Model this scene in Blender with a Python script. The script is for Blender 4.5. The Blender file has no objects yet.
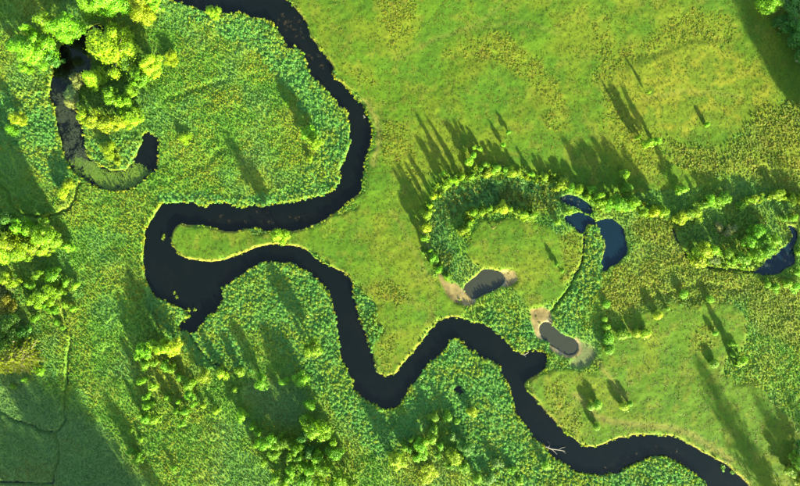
import bpy, math, random
import numpy as np

# ------------------------------------------------------------------ camera, sky, sun, exposure
S = 0.3                      # metres per photo pixel on the water plane
CAM_H = 170.0
SUN_EL, SUN_AZ = math.radians(14.0), math.radians(151.0)   # low sun, lower right of the picture
scene = bpy.context.scene
cam = bpy.data.cameras.new('camera'); camo = bpy.data.objects.new('camera', cam)
scene.collection.objects.link(camo); scene.camera = camo
camo.location = (0, 0, CAM_H); camo.rotation_euler = (0, 0, 0)
cam.sensor_width = 36.0; cam.lens = 36.0 * CAM_H / (800 * S); cam.clip_end = 5000

world = bpy.data.worlds.new('World'); scene.world = world; world.use_nodes = True
wn = world.node_tree.nodes; wl = world.node_tree.links
sky = wn.new('ShaderNodeTexSky'); sky.sky_type = 'NISHITA'; sky.sun_disc = False
sky.ozone_density = 0.4; sky.sun_elevation = SUN_EL; sky.sun_rotation = SUN_AZ
wl.new(sky.outputs[0], wn['Background'].inputs[0]); wn['Background'].inputs[1].default_value = 0.085

sun = bpy.data.lights.new('sun', 'SUN'); sun.energy = 5.0; sun.angle = math.radians(1.3); sun.color = (1.0, 0.93, 0.52)
suno = bpy.data.objects.new('sun', sun); scene.collection.objects.link(suno)
suno.rotation_euler = (math.pi/2 - SUN_EL, 0, math.pi - SUN_AZ)
suno.location = (60, -100, 60)

scene.view_settings.view_transform = 'Standard'; scene.view_settings.look = 'None'
scene.view_settings.exposure = 3.66; scene.view_settings.gamma = 1.0
scene.cycles.max_bounces = 6; scene.cycles.transparent_max_bounces = 12

# ------------------------------------------------------------------ raster fields in photo pixels
X0, Y0, X1, Y1, R = -190.0, -170.0, 990.0, 656.0, 2      # R samples per pixel
NW, NH = int((X1-X0)*R), int((Y1-Y0)*R)
rng = np.random.default_rng(7)

def wx(px): return (px-400.0)*S
def wy(py): return -(py-243.0)*S

def smooth_poly(pts, n=4, jit=0.35, seed=0, closed=True):
    g = np.random.default_rng(seed); P = np.array(pts, float); m = len(P); out = []
    for i in range(m if closed else m-1):
        if closed: p0, p1, p2, p3 = P[i-1], P[i], P[(i+1) % m], P[(i+2) % m]
        else: p0, p1, p2, p3 = P[max(i-1, 0)], P[i], P[i+1], P[min(i+2, m-1)]
        for k in range(n):
            t = k/n
            q = 0.5*((2*p1)+(-p0+p2)*t+(2*p0-5*p1+4*p2-p3)*t*t+(-p0+3*p1-3*p2+p3)*t**3)
            out.append(q + g.normal(0, jit, 2))
    if not closed: out.append(P[-1])
    return np.array(out)

def raster(poly):
    M = np.zeros((NH, NW), np.float32)
    P = (np.array(poly)-[X0, Y0])*R; Q = np.roll(P, -1, 0)
    for r in range(max(0, int(P[:, 1].min())), min(NH, int(P[:, 1].max())+2)):
        y = r+0.5
        c = ((P[:, 1] <= y) & (Q[:, 1] > y)) | ((Q[:, 1] <= y) & (P[:, 1] > y))
        if not c.any(): continue
        xs = np.sort(P[c, 0]+(y-P[c, 1])/(Q[c, 1]-P[c, 1])*(Q[c, 0]-P[c, 0]))
        for a, b in zip(xs[0::2], xs[1::2]):
            M[r, max(0, int(round(a))):max(0, min(NW, int(round(b))))] = 1
    return M

def line_mask(pts, w, seed=0, jit=0.5):
    L = smooth_poly(pts, 6, jit, seed, False); M = np.zeros((NH, NW), np.float32)
    yy, xx = np.mgrid[0:NH, 0:NW].astype(np.float32) if False else (None, None)
    rr = int(w*R+3)
    for a, b in zip(L[:-1], L[1:]):
        for t in np.linspace(0, 1, max(2, int(np.hypot(*(b-a))*R))):
            c = ((a+(b-a)*t)-[X0, Y0])*R
            i, j = int(c[1]), int(c[0])
            if i-rr < 0 or j-rr < 0 or i+rr >= NH or j+rr >= NW: continue
            y, x = np.ogrid[i-rr:i+rr+1, j-rr:j+rr+1]
            d = np.hypot(y-c[1], x-c[0])
            sl = M[i-rr:i+rr+1, j-rr:j+rr+1]
            np.maximum(sl, np.clip(w*R/2-d+0.5, 0, 1), out=sl)
    return M

def blur(M, px, it=2):
    k = max(1, int(round(px*R))); n = 2*k+1; A = M.astype(np.float32)
    for _ in range(it):
        for ax in (0, 1):
            pad = [(0, 0), (0, 0)]; pad[ax] = (k+1, k)
            C = np.cumsum(np.pad(A, pad, mode='edge'), axis=ax, dtype=np.float64)
            A = ((C[n:] - C[:-n]) if ax == 0 else (C[:, n:]-C[:, :-n]))/n
    return A.astype(np.float32)

def vnoise(px, seed):
    g = np.random.default_rng(seed); h = int((Y1-Y0)/px)+4; w = int((X1-X0)/px)+4
    G = g.random((h, w)).astype(np.float32)
    def axis(n):
        t = np.arange(n)/(px*R); i = t.astype(int); f = t-i
        return i, (f*f*(3-2*f)).astype(np.float32)
    iy, fy = axis(NH); ix, fx = axis(NW)
    A = G[iy]*(1-fy)[:, None]+G[iy+1]*fy[:, None]
    return A[:, ix]*(1-fx)+A[:, ix+1]*fx

def fbm(px, seed, octs=3):
    out = 0; a = 1; tot = 0
    for o in range(octs):
        out = out+a*vnoise(px/2**o, seed+o*17); tot += a; a *= 0.55
    return out/tot

def sample(F, px, py):
    x = np.clip((np.asarray(px)-X0)*R-0.5, 0, NW-1.01); y = np.clip((np.asarray(py)-Y0)*R-0.5, 0, NH-1.01)
    i = y.astype(int); j = x.astype(int); fy = y-i; fx = x-j
    if F.ndim == 3: fy = fy[..., None]; fx = fx[..., None]
    return (F[i, j]*(1-fx)+F[i, j+1]*fx)*(1-fy)+(F[i+1, j]*(1-fx)+F[i+1, j+1]*fx)*fy

def sstep(a, b, x):
    t = np.clip((x-a)/(b-a), 0, 1); return t*t*(3-2*t)

# ------------------------------------------------------------------ traced outlines (photo pixels)
RIVER = [(288,0),(296,9),(306,22),(310,35),(318,47),(320,50),(327,58),(333,68),(334,77),(344,85),(352,95),(358,101),(364,108),(366,115),(370,122),(372,130),(371,143),(369,150),(364,163),(364,172),(362,183),(360,192),(355,197),(347,202),(343,208),(333,214),(324,220),
 (312,226),(300,230),(290,231),(278,230),(266,231),(256,228),(246,229),(235,231),(225,231),(215,228),(205,225),(195,225),(185,224),(180,224),(175,229),(172,236),(173,244),(177,252),(184,257),(195,260),(205,261),(217,261),(230,258),(243,253),(255,248),(268,245),(280,244),(290,246),(300,247),(308,251),(314,257),(322,262),(333,268),(345,273),(350,279),(353,287),(354,296),
 (356,305),(358,315),(363,325),(368,340),(371,350),(374,360),(376,371),(383,375),(392,375),(398,371),(402,365),(411,354),(418,346),(424,338),(430,330),(438,321),(446,318),(456,317),(463,319),(472,322),(480,323),(485,324),(492,329),(497,333),(503,338),(509,344),(515,350),(521,353),(528,351),(536,350),(545,352),(547,360),(546,366),(540,373),(532,377),(526,381),(524,386),
 (527,390),(533,396),(541,406),(548,414),(555,421),(562,430),(570,436),(578,442),(586,446),(596,446),(606,442),(618,438),(630,436),(640,434),(650,435),(666,435),(676,437),(685,442),(696,448),(706,454),(716,459),(724,463),(733,470),(741,477),(747,483),(753,492),(770,515),(800,545),(900,600),(960,610),
 (955,640),(880,630),(790,580),(740,540),(715,505),(706,486),(702,480),(693,473),(685,467),(675,461),(668,457),(658,456),(648,457),(640,462),(633,464),(625,468),(618,473),(610,474),(600,475),(590,474),(584,474),(578,472),(573,470),(566,464),(556,459),(548,452),(543,444),(537,441),(530,433),(526,424),(520,419),(515,412),(512,400),(510,391),(508,385),(505,380),(500,371),(498,364),(490,360),(482,357),
 (475,352),(468,349),(463,342),(457,338),(449,341),(446,348),(438,356),(430,362),(424,369),(420,377),(412,385),(408,390),(403,400),(397,407),(390,409),(382,408),(373,403),(363,398),(357,392),(353,388),(352,378),(347,370),(342,359),(339,348),(338,335),(337,325),(335,315),(332,303),(328,291),(321,282),
 (312,275),(300,268),(288,263),(276,262),(264,263),(255,266),(248,271),(240,277),(230,283),(222,289),(223,300),(220,307),(217,312),(210,314),(205,321),(201,326),(195,332),(188,332),(180,330),(180,325),(184,319),(190,316),(185,309),(176,306),(167,302),(160,299),(155,295),(151,289),(148,283),(145,275),(144,265),(143,255),(144,245),(146,230),(149,223),(154,217),(160,207),(163,203),
 (174,203),(185,203),(192,202),(198,205),(206,206),(212,203),(222,202),(230,204),(238,207),(246,207),(255,204),(262,208),(270,204),(285,202),(300,200),(312,197),(320,196),(329,192),(336,187),(341,177),(339,172),(342,165),(346,156),(349,148),(350,135),(349,125),(347,112),(342,108),(335,100),(328,92),(318,82),(313,78),(308,68),(305,58),(300,50),(296,47),(290,50),(286,45),(283,38),(278,30),(273,23),(265,20),(255,18),(245,15),(235,13),(222,15),(216,10),(208,12),(200,11),(193,8),(183,4),(173,1),(162,-8),(140,-30),(110,-80),(60,-140),(90,-150),(140,-90),(180,-45),(220,-28),(260,-22),(276,-12)]
OXBOW = [(62,45),(57,60),(54,68),(52,78),(50,90),(50,97),(54,105),(56,118),(58,130),(62,143),(64,153),(68,163),(73,170),(80,176),(88,182),(98,187),(110,191),(120,192),(132,189),(142,182),(150,176),(157,170),(159,163),(158,155),(159,148),(158,140),(155,136),(148,132),(143,135),(142,143),(138,152),(133,161),(127,169),(120,171),(110,170),(100,165),(92,158),(88,153),(85,140),(83,128),(79,118),(77,108),(72,102),(70,95),(74,86),(82,80),(90,72),(92,62),(88,50),(95,40),(104,32),(104,26),(95,25),(85,32),(76,40)]
POND_A = [(464,287),(468,282),(475,277),(482,270),(490,269),(500,272),(504,279),(502,285),(493,291),(483,295),(475,299),(468,295)]
POND_B = [(540,329),(541,325),(545,322),(550,324),(555,328),(562,334),(570,337),(575,340),(577,345),(576,352),(571,355),(564,353),(557,348),(549,343),(542,337)]
POND_C = [(564,217),(570,215),(580,213),(592,218),(596,222),(602,220),(610,219),(618,224),(623,230),(625,240),(627,247),(627,253),(622,259),(618,263),(611,266),(606,271),(602,270),(601,264),(603,256),(605,244),(601,234),(599,227),(594,224),(587,224),(585,228),(584,232),(579,232),(574,227),(568,223)]
POND_C2 = [(560,198),(566,195),(576,196),(584,201),(590,206),(592,213),(586,213),(578,208),(568,204),(562,202)]
POND_D = [(757,270),(762,264),(768,258),(778,251),(788,243),(791,236),(789,230),(787,225),(794,228),(797,234),(796,242),(793,248),(795,256),(794,264),(786,268),(778,274),(770,274),(762,275)]
PUDDLE = [(454,388),(457,386),(462,387),(464,391),(461,394),(456,394)]
DITCHES = [([(-30,160),(0,184),(10,194),(12,204),(20,212),(32,217),(40,216),(52,215),(62,212),(70,207),(76,198),(78,190),(81,183)], 1.9),
 ([(60,285),(60,291),(64,307),(65,325),(71,335),(71,345),(69,353),(68,371),(67,385),(65,395),(64,411),(65,422),(56,432)], 1.7),
 ([(56,432),(42,430),(30,424),(16,420),(4,413),(-15,400)], 1.7), ([(56,432),(59,449),(59,458),(55,469),(53,483),(50,500)], 1.7),
 ([(53,483),(32,483),(0,481),(-20,480)], 1.6), ([(188,331),(196,345),(204,355),(214,363),(222,365)], 2.0),
 ([(584,232),(584,240),(583,254),(580,266),(574,276),(568,288),(559,300),(551,311)], 1.4),
 ([(757,272),(740,270),(715,268),(700,264),(690,258),(680,245),(672,228)], 1.8)]
SAND_A = [(436,266),(441,272),(446,281),(456,284),(462,288),(470,293),(476,300),(472,305),(464,305),(455,302),(448,295),(442,285)]
SAND_A2 = [(499,271),(507,269),(513,271),(517,277),(516,282),(508,286),(501,286)]
SAND_B = [(530,310),(535,308),(548,309),(551,318),(552,326),(545,330),(542,340),(536,336),(531,322)]
SAND_B2 = [(574,338),(578,338),(582,347),(580,354),(573,358),(562,356),(548,347),(552,344),(566,352),(574,350)]
MUD_B = [(576,340),(588,343),(596,352),(590,364),(578,368),(568,362),(575,356)]

MEADOW = [[(285,-60),(288,-5),(310,30),(335,75),(373,125),(362,190),(322,222),(262,243),(300,247),(350,278),(372,300),(368,330),(376,371),(392,375),(430,330),(460,316),(482,300),(470,308),(440,280),(425,250),(420,215),(430,195),(455,176),(500,165),(560,176),(610,192),(690,190),(760,170),(860,150),(990,-60)],
 [(172,226),(200,224),(280,236),(268,247),(220,263),(176,257)],
 [(480,225),(520,215),(560,235),(578,245),(575,270),(555,300),(540,308),(520,300),(505,270),(480,268),(470,250)],
 [(525,383),(545,372),(560,366),(590,370),(605,330),(620,320),(690,300),(740,310),(745,340),(720,370),(760,390),(800,430),(900,560),(760,495),(700,450),(660,433),(590,447),(550,415)]]
REED = [[(190,5),(215,12),(270,20),(287,42),(300,48),(322,82),(350,112),(352,150),(340,190),(300,202),(235,208),(165,204),(166,194),(235,196),(290,184),(316,152),(306,115),(280,80),(258,52),(222,32),(185,18)],
 [(220,290),(245,271),(275,260),(300,266),(330,288),(340,325),(343,355),(359,394),(330,400),(300,375),(270,350),(235,320),(215,315)],
 [(146,285),(185,310),(182,330),(220,312),(235,340),(250,370),(215,367),(190,350),(160,328)],
 [(444,348),(457,336),(482,355),(502,370),(514,400),(532,433),(562,462),(592,475),(600,510),(500,510),(470,460),(440,420),(402,402),(422,370)],
 [(336,375),(357,392),(390,410),(440,405),(430,425),(400,450),(380,460),(350,430),(330,405)],
 [(480,313),(500,305),(530,320),(545,345),(550,352),(536,352),(520,354),(503,340),(488,327)],
 [(590,480),(640,461),(670,456),(708,486),(720,520),(600,520)], [(352,288),(362,290),(385,325),(380,345),(373,365),(364,330)],
 [(90,160),(84,138),(144,138),(130,168),(110,172)], [(-30,80),(50,96),(60,150),(75,178),(60,190),(20,150),(-30,130)],
 [(586,226),(598,226),(604,250),(600,270),(590,300),(570,332),(552,325),(565,295),(582,270)],
 [(430,205),(450,190),(490,176),(540,180),(560,195),(556,207),(500,205),(460,215),(448,240),(456,272),(440,274),(428,240)]]
DRY = [[(383,118),(402,125),(415,150),(418,178),(400,170),(382,160)], [(443,52),(480,37),(505,40),(535,62),(562,92),(564,128),(548,130),(543,100),(515,74),(480,57),(450,60)],
 [(600,95),(625,105),(640,130),(665,160),(650,178),(620,168),(610,140)], [(588,75),(640,38),(690,8),(735,25),(725,47),(680,42),(640,56),(600,82)],
 [(378,-10),(415,0),(416,35),(400,50),(385,40)], [(338,58),(352,65),(378,82),(366,86)], [(660,140),(720,148),(768,105),(830,110),(830,195),(740,178),(690,172)],
 [(630,222),(670,222),(690,262),(740,272),(760,280),(820,290),(820,350),(760,332),(740,302),(690,302),(620,312),(605,292),(620,265),(635,245)],
 [(562,232),(580,240),(578,262),(566,284),(556,280),(566,262)], [(500,192),(540,196),(560,210),(545,212),(505,200)], [(370,285),(395,280),(410,296),(400,305),(380,300)],
 [(378,345),(390,330),(400,345),(392,368),(382,368)], [(545,395),(562,385),(585,425),(580,440),(562,425)], [(590,20),(605,15),(615,45),(600,60)], [(690,335),(712,325),(718,345),(700,352)]]

water_r = raster(smooth_poly(RIVER, 4, 0.38, 1)); water_o = raster(smooth_poly(OXBOW, 4, 0.35, 2))
pond_masks = {'a': raster(smooth_poly(POND_A, 4, 0.2, 3)), 'b': raster(smooth_poly(POND_B, 4, 0.15, 4)),
              'c': np.maximum(raster(smooth_poly(POND_C, 4, 0.3, 5)), raster(smooth_poly(POND_C2, 4, 0.3, 6))),
              'd': raster(smooth_poly(POND_D, 4, 0.3, 7)), 'p': raster(smooth_poly(PUDDLE, 4, 0.3, 8))}
ditch = np.zeros((NH, NW), np.float32)
for i, (l, w) in enumerate(DITCHES): ditch = np.maximum(ditch, line_mask(l, w+0.1, 30+i))
water = np.maximum(water_r, water_o)
for m in pond_masks.values(): water = np.maximum(water, m)
sand = np.zeros_like(water)
for i, p in enumerate((SAND_A, SAND_A2, SAND_B, SAND_B2)): sand = np.maximum(sand, raster(smooth_poly(p, 4, 0.5, 50+i)))
mud = raster(smooth_poly(MUD_B, 4, 0.6, 60))
PATH = line_mask([(421,228),(425,240),(432,255),(440,272)], 2.0, 61, 0.4)

# zone weights with ragged borders
warp_x = (fbm(14, 101)-0.5)*16; warp_y = (fbm(14, 202)-0.5)*16
yy, xx = np.mgrid[0:NH, 0:NW].astype(np.float32)
def warped(M):
    j = np.clip(xx+warp_x*R, 0, NW-1).astype(int); i = np.clip(yy+warp_y*R, 0, NH-1).astype(int)
    return M[i, j]
def union(polys, seed, bl):
    M = np.zeros((NH, NW), np.float32)
    for k, p in enumerate(polys): M = np.maximum(M, raster(smooth_poly(p, 3, 0.5, seed+k)))
    return blur(warped(M), bl)
meadow = union(MEADOW, 300, 1.5); reed = union(REED, 400, 1.5)*(1-meadow*0.0); dry = union(DRY, 500, 4.0)
reed = np.where(meadow > reed, reed*(1-meadow*0.7), reed)

FIELDP = [(600,78),(640,60),(668,52),(692,44),(745,52),(775,100),(740,122),(700,130),(640,142),(612,112)]
swale = np.zeros((NH, NW), np.float32); trail = np.zeros((NH, NW), np.float32)
for k, l_ in enumerate([[(163,102),(185,93),(205,88),(228,80)], [(168,184),(190,172),(208,163),(224,148)], [(256,55),(275,76),(300,110),(312,135)], [(228,150),(245,165),(258,190)], [(640,300),(670,292),(700,285),(740,290)], [(95,330),(110,360),(130,385)]]):
    swale = np.maximum(swale, line_mask(l_, 3.5, 850+k, 0.8))
for k, l_ in enumerate([[(575,392),(600,418),(640,424),(680,430),(705,443),(728,458)], [(352,98),(366,104),(376,120),(378,140),(374,165)], [(395,60),(430,42),(480,22),(520,-12)], [(470,30),(520,24),(560,35)], [(640,100),(690,92),(740,98)], [(392,210),(420,262),(438,296)], [(588,350),(605,372),(625,398)]]):
    trail = np.maximum(trail, line_mask(l_, (6.0, 5.0, 1.6, 1.4, 1.6, 1.5, 4.0)[k], 870+k, 0.7))
swale = blur(swale, 1.4); trail = blur(trail, 1.3)
# ------------------------------------------------------------------ height of the ground
wsoft = blur(water, 1.0); sandsoft = blur(np.maximum(sand, mud), 2.2)
big = fbm(70, 11)-0.5; mid = fbm(16, 21)-0.5; fine = fbm(4.5, 31)-0.5
Hland = 0.55+0.35*meadow-0.12*reed+big*0.7+mid*0.38*(1-0.35*meadow)+fine*(0.34-0.14*meadow)
Hland += 0.26*blur(warped(raster(smooth_poly(FIELDP, 4, 0.8, 621))), 1.8)*(1-sstep(62, 105, yy/R+Y0))*sstep(600, 650, xx/R+X0)*(1-sstep(700, 745, xx/R+X0))
Hland -= 0.34*swale+0.06*trail
Hland = np.maximum(Hland, 0.20)
Hland = Hland*(1-0.72*sandsoft)+0.02*sandsoft
s = sstep(0.22, 0.8, wsoft)
shallow = blur(np.maximum(pond_masks['a'], pond_masks['b']), 3)
bed = -0.95+0.55*np.clip(shallow*1.3, 0, 1)+mid*0.3
HGT = Hland*(1-s)+bed*s
HGT = HGT-0.85*np.clip(blur(ditch, 0.6)*1.6, 0, 1)*(1-s)
del s

# ------------------------------------------------------------------ colour of the ground (own colour, plus shade painted into some areas)
def mix(A, c, w): return A*(1-w[..., None])+np.array(c, np.float32)*w[..., None]
v1 = fbm(40, 41); v2 = fbm(9, 51); v3 = fbm(110, 61); v4 = fbm(22, 71)
COL = np.zeros((NH, NW, 3), np.float32)+np.array((0.044, 0.092, 0.009), np.float32)        # sedge
COL = mix(COL, (0.078, 0.100, 0.012), sstep(0.45, 0.75, v1)*0.7)
dull_shade = union([[(-30,378),(30,384),(65,400),(100,424),(150,500),(-30,510)], [(246,382),(300,384),(312,412),(292,430),(262,416)]], 640, 5)  # shaded areas: short dull plants, with the cast shade also put into their colour
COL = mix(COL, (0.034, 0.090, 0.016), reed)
COL = mix(COL, (0.030, 0.066, 0.016), dull_shade*0.8*(1-0.6*meadow))
COL = mix(COL, (0.029, 0.062, 0.0026), meadow)
COL = mix(COL, (0.048, 0.067, 0.0035), meadow*sstep(0.42, 0.7, v1)*0.8)
COL = mix(COL, (0.021, 0.054, 0.003), meadow*sstep(0.45, 0.7, v4)*0.75)
COL = mix(COL, (0.062, 0.066, 0.007), meadow*sstep(0.55, 0.75, v2)*0.45)
FIELD = blur(warped(raster(smooth_poly(FIELDP, 3, 0.4, 620))), 4)
COL = mix(COL, (0.066, 0.075, 0.005), FIELD*(0.35+0.6*sstep(0.4, 0.65, v2)))
COL = mix(COL, (0.062, 0.078, 0.005), dry*(0.40+0.4*sstep(0.35, 0.7, v2)))
COL = mix(COL, (0.070, 0.045, 0.008), dry*sstep(0.62, 0.75, fbm(7, 81))*0.45)
COL = mix(COL, (0.074, 0.070, 0.016), trail*0.75)
bank = np.clip(blur(water, 1.6)*2.2, 0, 1)*(water < 0.5)*(1-reed)
COL = mix(COL, (0.140, 0.120, 0.020), bank*meadow*0.85)
COL = mix(COL, (0.110, 0.095, 0.050), np.clip(blur(PATH, 0.8)*1.2, 0, 1)*0.5)
ss = sstep(0.40, 0.62, blur(sand, 1.4)+(fbm(5, 83)-0.5)*0.7)*(blur(sand, 2.5) > 0.03)
COL = mix(COL, (0.046, 0.054, 0.024), blur(mud, 2.0)*0.9)
sandc = np.array((0.088, 0.070, 0.030), np.float32)*(0.25+1.3*fbm(6, 87)[..., None])
nearw = np.clip(blur(water, 3.0)*2.4, 0, 1)[..., None]*sstep(0.35, 0.6, v2)[..., None]
sandc = sandc*(1-nearw)+np.array((0.135, 0.118, 0.075), np.float32)*nearw
COL = COL*(1-ss[..., None])+sandc*ss[..., None]
under = sstep(0.35, 0.6, wsoft)
COL = mix(COL, (0.030, 0.024, 0.012), under)
COL = mix(COL, (0.095, 0.062, 0.026), under*sstep(0.5, 0.75, fbm(26, 77))*0.8)                                               # peaty bed
WEED = [[(276,20),(292,12),(308,40),(318,60),(330,86),(322,86),(306,58),(288,38)], [(208,216),(250,212),(300,214),(330,206),(345,196),(338,210),(315,221),(280,226),(240,226)],
        [(352,320),(360,318),(372,352),(374,366),(366,358)], [(575,462),(600,464),(640,452),(665,447),(690,458),(680,462),(650,454),(612,470)], [(205,285),(235,270),(240,276),(222,290)],
        [(150,270),(160,262),(178,290),(170,298)], [(715,463),(735,474),(742,486),(715,486)]]
weed = union(WEED, 700, 2.0)*under
COL = mix(COL, (0.12, 0.072, 0.034), weed*(0.35+0.65*sstep(0.35, 0.7, fbm(6, 91))))
del v1, v3, v4

# ------------------------------------------------------------------ materials
def mat(name):
    m = bpy.data.materials.new(name); m.use_nodes = True; n = m.node_tree.nodes; n.clear()
    return m, n, m.node_tree.links
def leaf_material(name, src, rough=0.55, trans=0.44):
    m, n, l = mat(name); out = n.new('ShaderNodeOutputMaterial')
    if src == 'tint':
        a = n.new('ShaderNodeAttribute'); a.attribute_type = 'INSTANCER'; a.attribute_name = 'tint'; col = a.outputs['Color']
    else:
        a = n.new('ShaderNodeObjectInfo'); col = a.outputs['Color']
    tc = n.new('ShaderNodeTexCoord'); nz = n.new('ShaderNodeTexNoise'); nz.inputs['Scale'].default_value = 2.5
    l.new(tc.outputs['Object'], nz.inputs['Vector'])
    hs = n.new('ShaderNodeHueSaturation'); mr = n.new('ShaderNodeMapRange')
    mr.inputs['From Min'].default_value = 0.3; mr.inputs['From Max'].default_value = 0.7; mr.inputs['To Min'].default_value = 0.75; mr.inputs['To Max'].default_value = 1.25
    l.new(nz.outputs['Fac'], mr.inputs['Value']); l.new(mr.outputs[0], hs.inputs['Value']); l.new(col, hs.inputs['Color'])
    p = n.new('ShaderNodeBsdfPrincipled'); p.inputs['Roughness'].default_value = rough; p.inputs['Specular IOR Level'].default_value = 0.25
    t = n.new('ShaderNodeBsdfTranslucent'); mx = n.new('ShaderNodeMixShader'); mx.inputs[0].default_value = trans
    l.new(hs.outputs[0], p.inputs['Base Color']); l.new(hs.outputs[0], t.inputs['Color'])
    l.new(p.outputs[0], mx.inputs[1]); l.new(t.outputs[0], mx.inputs[2]); l.new(mx.outputs[0], out.inputs[0])
    return m
M_CLUMP = leaf_material('grass_blades', 'tint'); M_LEAF = leaf_material('foliage', 'obj')

def ground_material():
    m, n, l = mat('meadow_ground'); out = n.new('ShaderNodeOutputMaterial'); p = n.new('ShaderNodeBsdfPrincipled')
    a = n.new('ShaderNodeAttribute'); a.attribute_name = 'gcol'
    tc = n.new('ShaderNodeTexCoord')
    n1 = n.new('ShaderNodeTexNoise'); n1.inputs['Scale'].default_value = 1.6; n1.inputs['Detail'].default_value = 6; n1.inputs['Roughness'].default_value = 0.7
    l.new(tc.outputs['Object'], n1.inputs['Vector'])
    mr = n.new('ShaderNodeMapRange'); mr.inputs['From Min'].default_value = 0.3; mr.inputs['From Max'].default_value = 0.7
    mr.inputs['To Min'].default_value = 0.72; mr.inputs['To Max'].default_value = 1.28
    l.new(n1.outputs['Fac'], mr.inputs['Value'])
    hs = n.new('ShaderNodeHueSaturation'); l.new(mr.outputs[0], hs.inputs['Value']); l.new(a.outputs['Color'], hs.inputs['Color'])
    l.new(hs.outputs[0], p.inputs['Base Color']); p.inputs['Roughness'].default_value = 0.9; p.inputs['Specular IOR Level'].default_value = 0.1
    b = n.new('ShaderNodeBump'); b.inputs['Strength'].default_value = 0.55; b.inputs['Distance'].default_value = 0.12
    l.new(n1.outputs['Fac'], b.inputs['Height']); l.new(b.outputs[0], p.inputs['Normal']); l.new(p.outputs[0], out.inputs[0])
    return m

def water_material(name, body, body_fac, rough=0.06, ripple=0.02):
    m, n, l = mat(name); out = n.new('ShaderNodeOutputMaterial')
    tc = n.new('ShaderNodeTexCoord'); nz = n.new('ShaderNodeTexNoise'); nz.inputs['Scale'].default_value = 0.9; nz.inputs['Detail'].default_value = 4
    l.new(tc.outputs['Object'], nz.inputs['Vector'])
    b = n.new('ShaderNodeBump'); b.inputs['Strength'].default_value = 0.25; b.inputs['Distance'].default_value = ripple; l.new(nz.outputs['Fac'], b.inputs['Height'])
    tr = n.new('ShaderNodeBsdfTransparent'); tr.inputs[0].default_value = (0.52, 0.44, 0.32, 1)
    d = n.new('ShaderNodeBsdfDiffuse'); d.inputs[0].default_value = (*body, 1)
    m1 = n.new('ShaderNodeMixShader'); m1.inputs[0].default_value = body_fac
    l.new(tr.outputs[0], m1.inputs[1]); l.new(d.outputs[0], m1.inputs[2])
    g = n.new('ShaderNodeBsdfGlossy'); g.inputs['Roughness'].default_value = rough; g.inputs['Color'].default_value = (0.85, 1.0, 0.84, 1); l.new(b.outputs[0], g.inputs['Normal'])
    f = n.new('ShaderNodeFresnel'); f.inputs['IOR'].default_value = 1.27; l.new(b.outputs[0], f.inputs['Normal'])
    m2 = n.new('ShaderNodeMixShader'); l.new(f.outputs[0], m2.inputs[0]); l.new(m1.outputs[0], m2.inputs[1]); l.new(g.outputs[0], m2.inputs[2])
    l.new(m2.outputs[0], out.inputs[0]); return m
W_RIVER = water_material('river_water', (0.002, 0.0035, 0.0035), 0.45)
W_POND = water_material('silty_pond_water', (0.018, 0.020, 0.016), 0.80)
W_BLUE = water_material('clear_pool_water', (0.002, 0.008, 0.017), 0.75)

def bark_material():
    m, n, l = mat('bark'); out = n.new('ShaderNodeOutputMaterial'); p = n.new('ShaderNodeBsdfPrincipled')
    nz = n.new('ShaderNodeTexNoise'); nz.inputs['Scale'].default_value = 9; cr = n.new('ShaderNodeValToRGB')
    cr.color_ramp.elements[0].color = (0.05, 0.038, 0.026, 1); cr.color_ramp.elements[1].color = (0.17, 0.14, 0.10, 1)
    l.new(nz.outputs['Fac'], cr.inputs[0]); l.new(cr.outputs[0], p.inputs['Base Color']); p.inputs['Roughness'].default_value = 0.9
    l.new(p.outputs[0], out.inputs[0]); return m
M_BARK = bark_material()
def plain(name, col, rough=0.7, var=0.3, scale=6):
    m, n, l = mat(name); out = n.new('ShaderNodeOutputMaterial'); p = n.new('ShaderNodeBsdfPrincipled')
    nz = n.new('ShaderNodeTexNoise'); nz.inputs['Scale'].default_value = scale; cr = n.new('ShaderNodeValToRGB')
    cr.color_ramp.elements[0].color = (*[c*(1-var) for c in col], 1); cr.color_ramp.elements[1].color = (*[c*(1+var) for c in col], 1)
    l.new(nz.outputs['Fac'], cr.inputs[0]); l.new(cr.outputs[0], p.inputs['Base Color']); p.inputs['Roughness'].default_value = rough
    l.new(p.outputs[0], out.inputs[0]); return m

# ------------------------------------------------------------------ mesh helpers
C = scene.collection
def make_mesh(name, V, F, material=None, smooth=False):
    me = bpy.data.meshes.new(name); V = np.asarray(V, np.float32); F = np.asarray(F, np.int32); k = F.shape[1]
    me.vertices.add(len(V)); me.vertices.foreach_set('co', V.ravel())
    me.loops.add(F.size); me.loops.foreach_set('vertex_index', F.ravel())
    me.polygons.add(len(F)); me.polygons.foreach_set('loop_start', np.arange(0, F.size, k, dtype=np.int32))
    me.polygons.foreach_set('loop_total', np.full(len(F), k, np.int32))
    if smooth: me.polygons.foreach_set('use_smooth', np.ones(len(F), bool))
    me.update(calc_edges=True); me.validate()
    if material: me.materials.append(material)
    return me
def link(name, me, parent=None, label=None, cat=None, group=None, kind=None):
    o = bpy.data.objects.new(name, me); C.objects.link(o)
    if parent: o.parent = parent
    if label: o['label'] = label
    if cat: o['category'] = cat
    if group: o['group'] = group
    if kind: o['kind'] = kind
    return o

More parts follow.
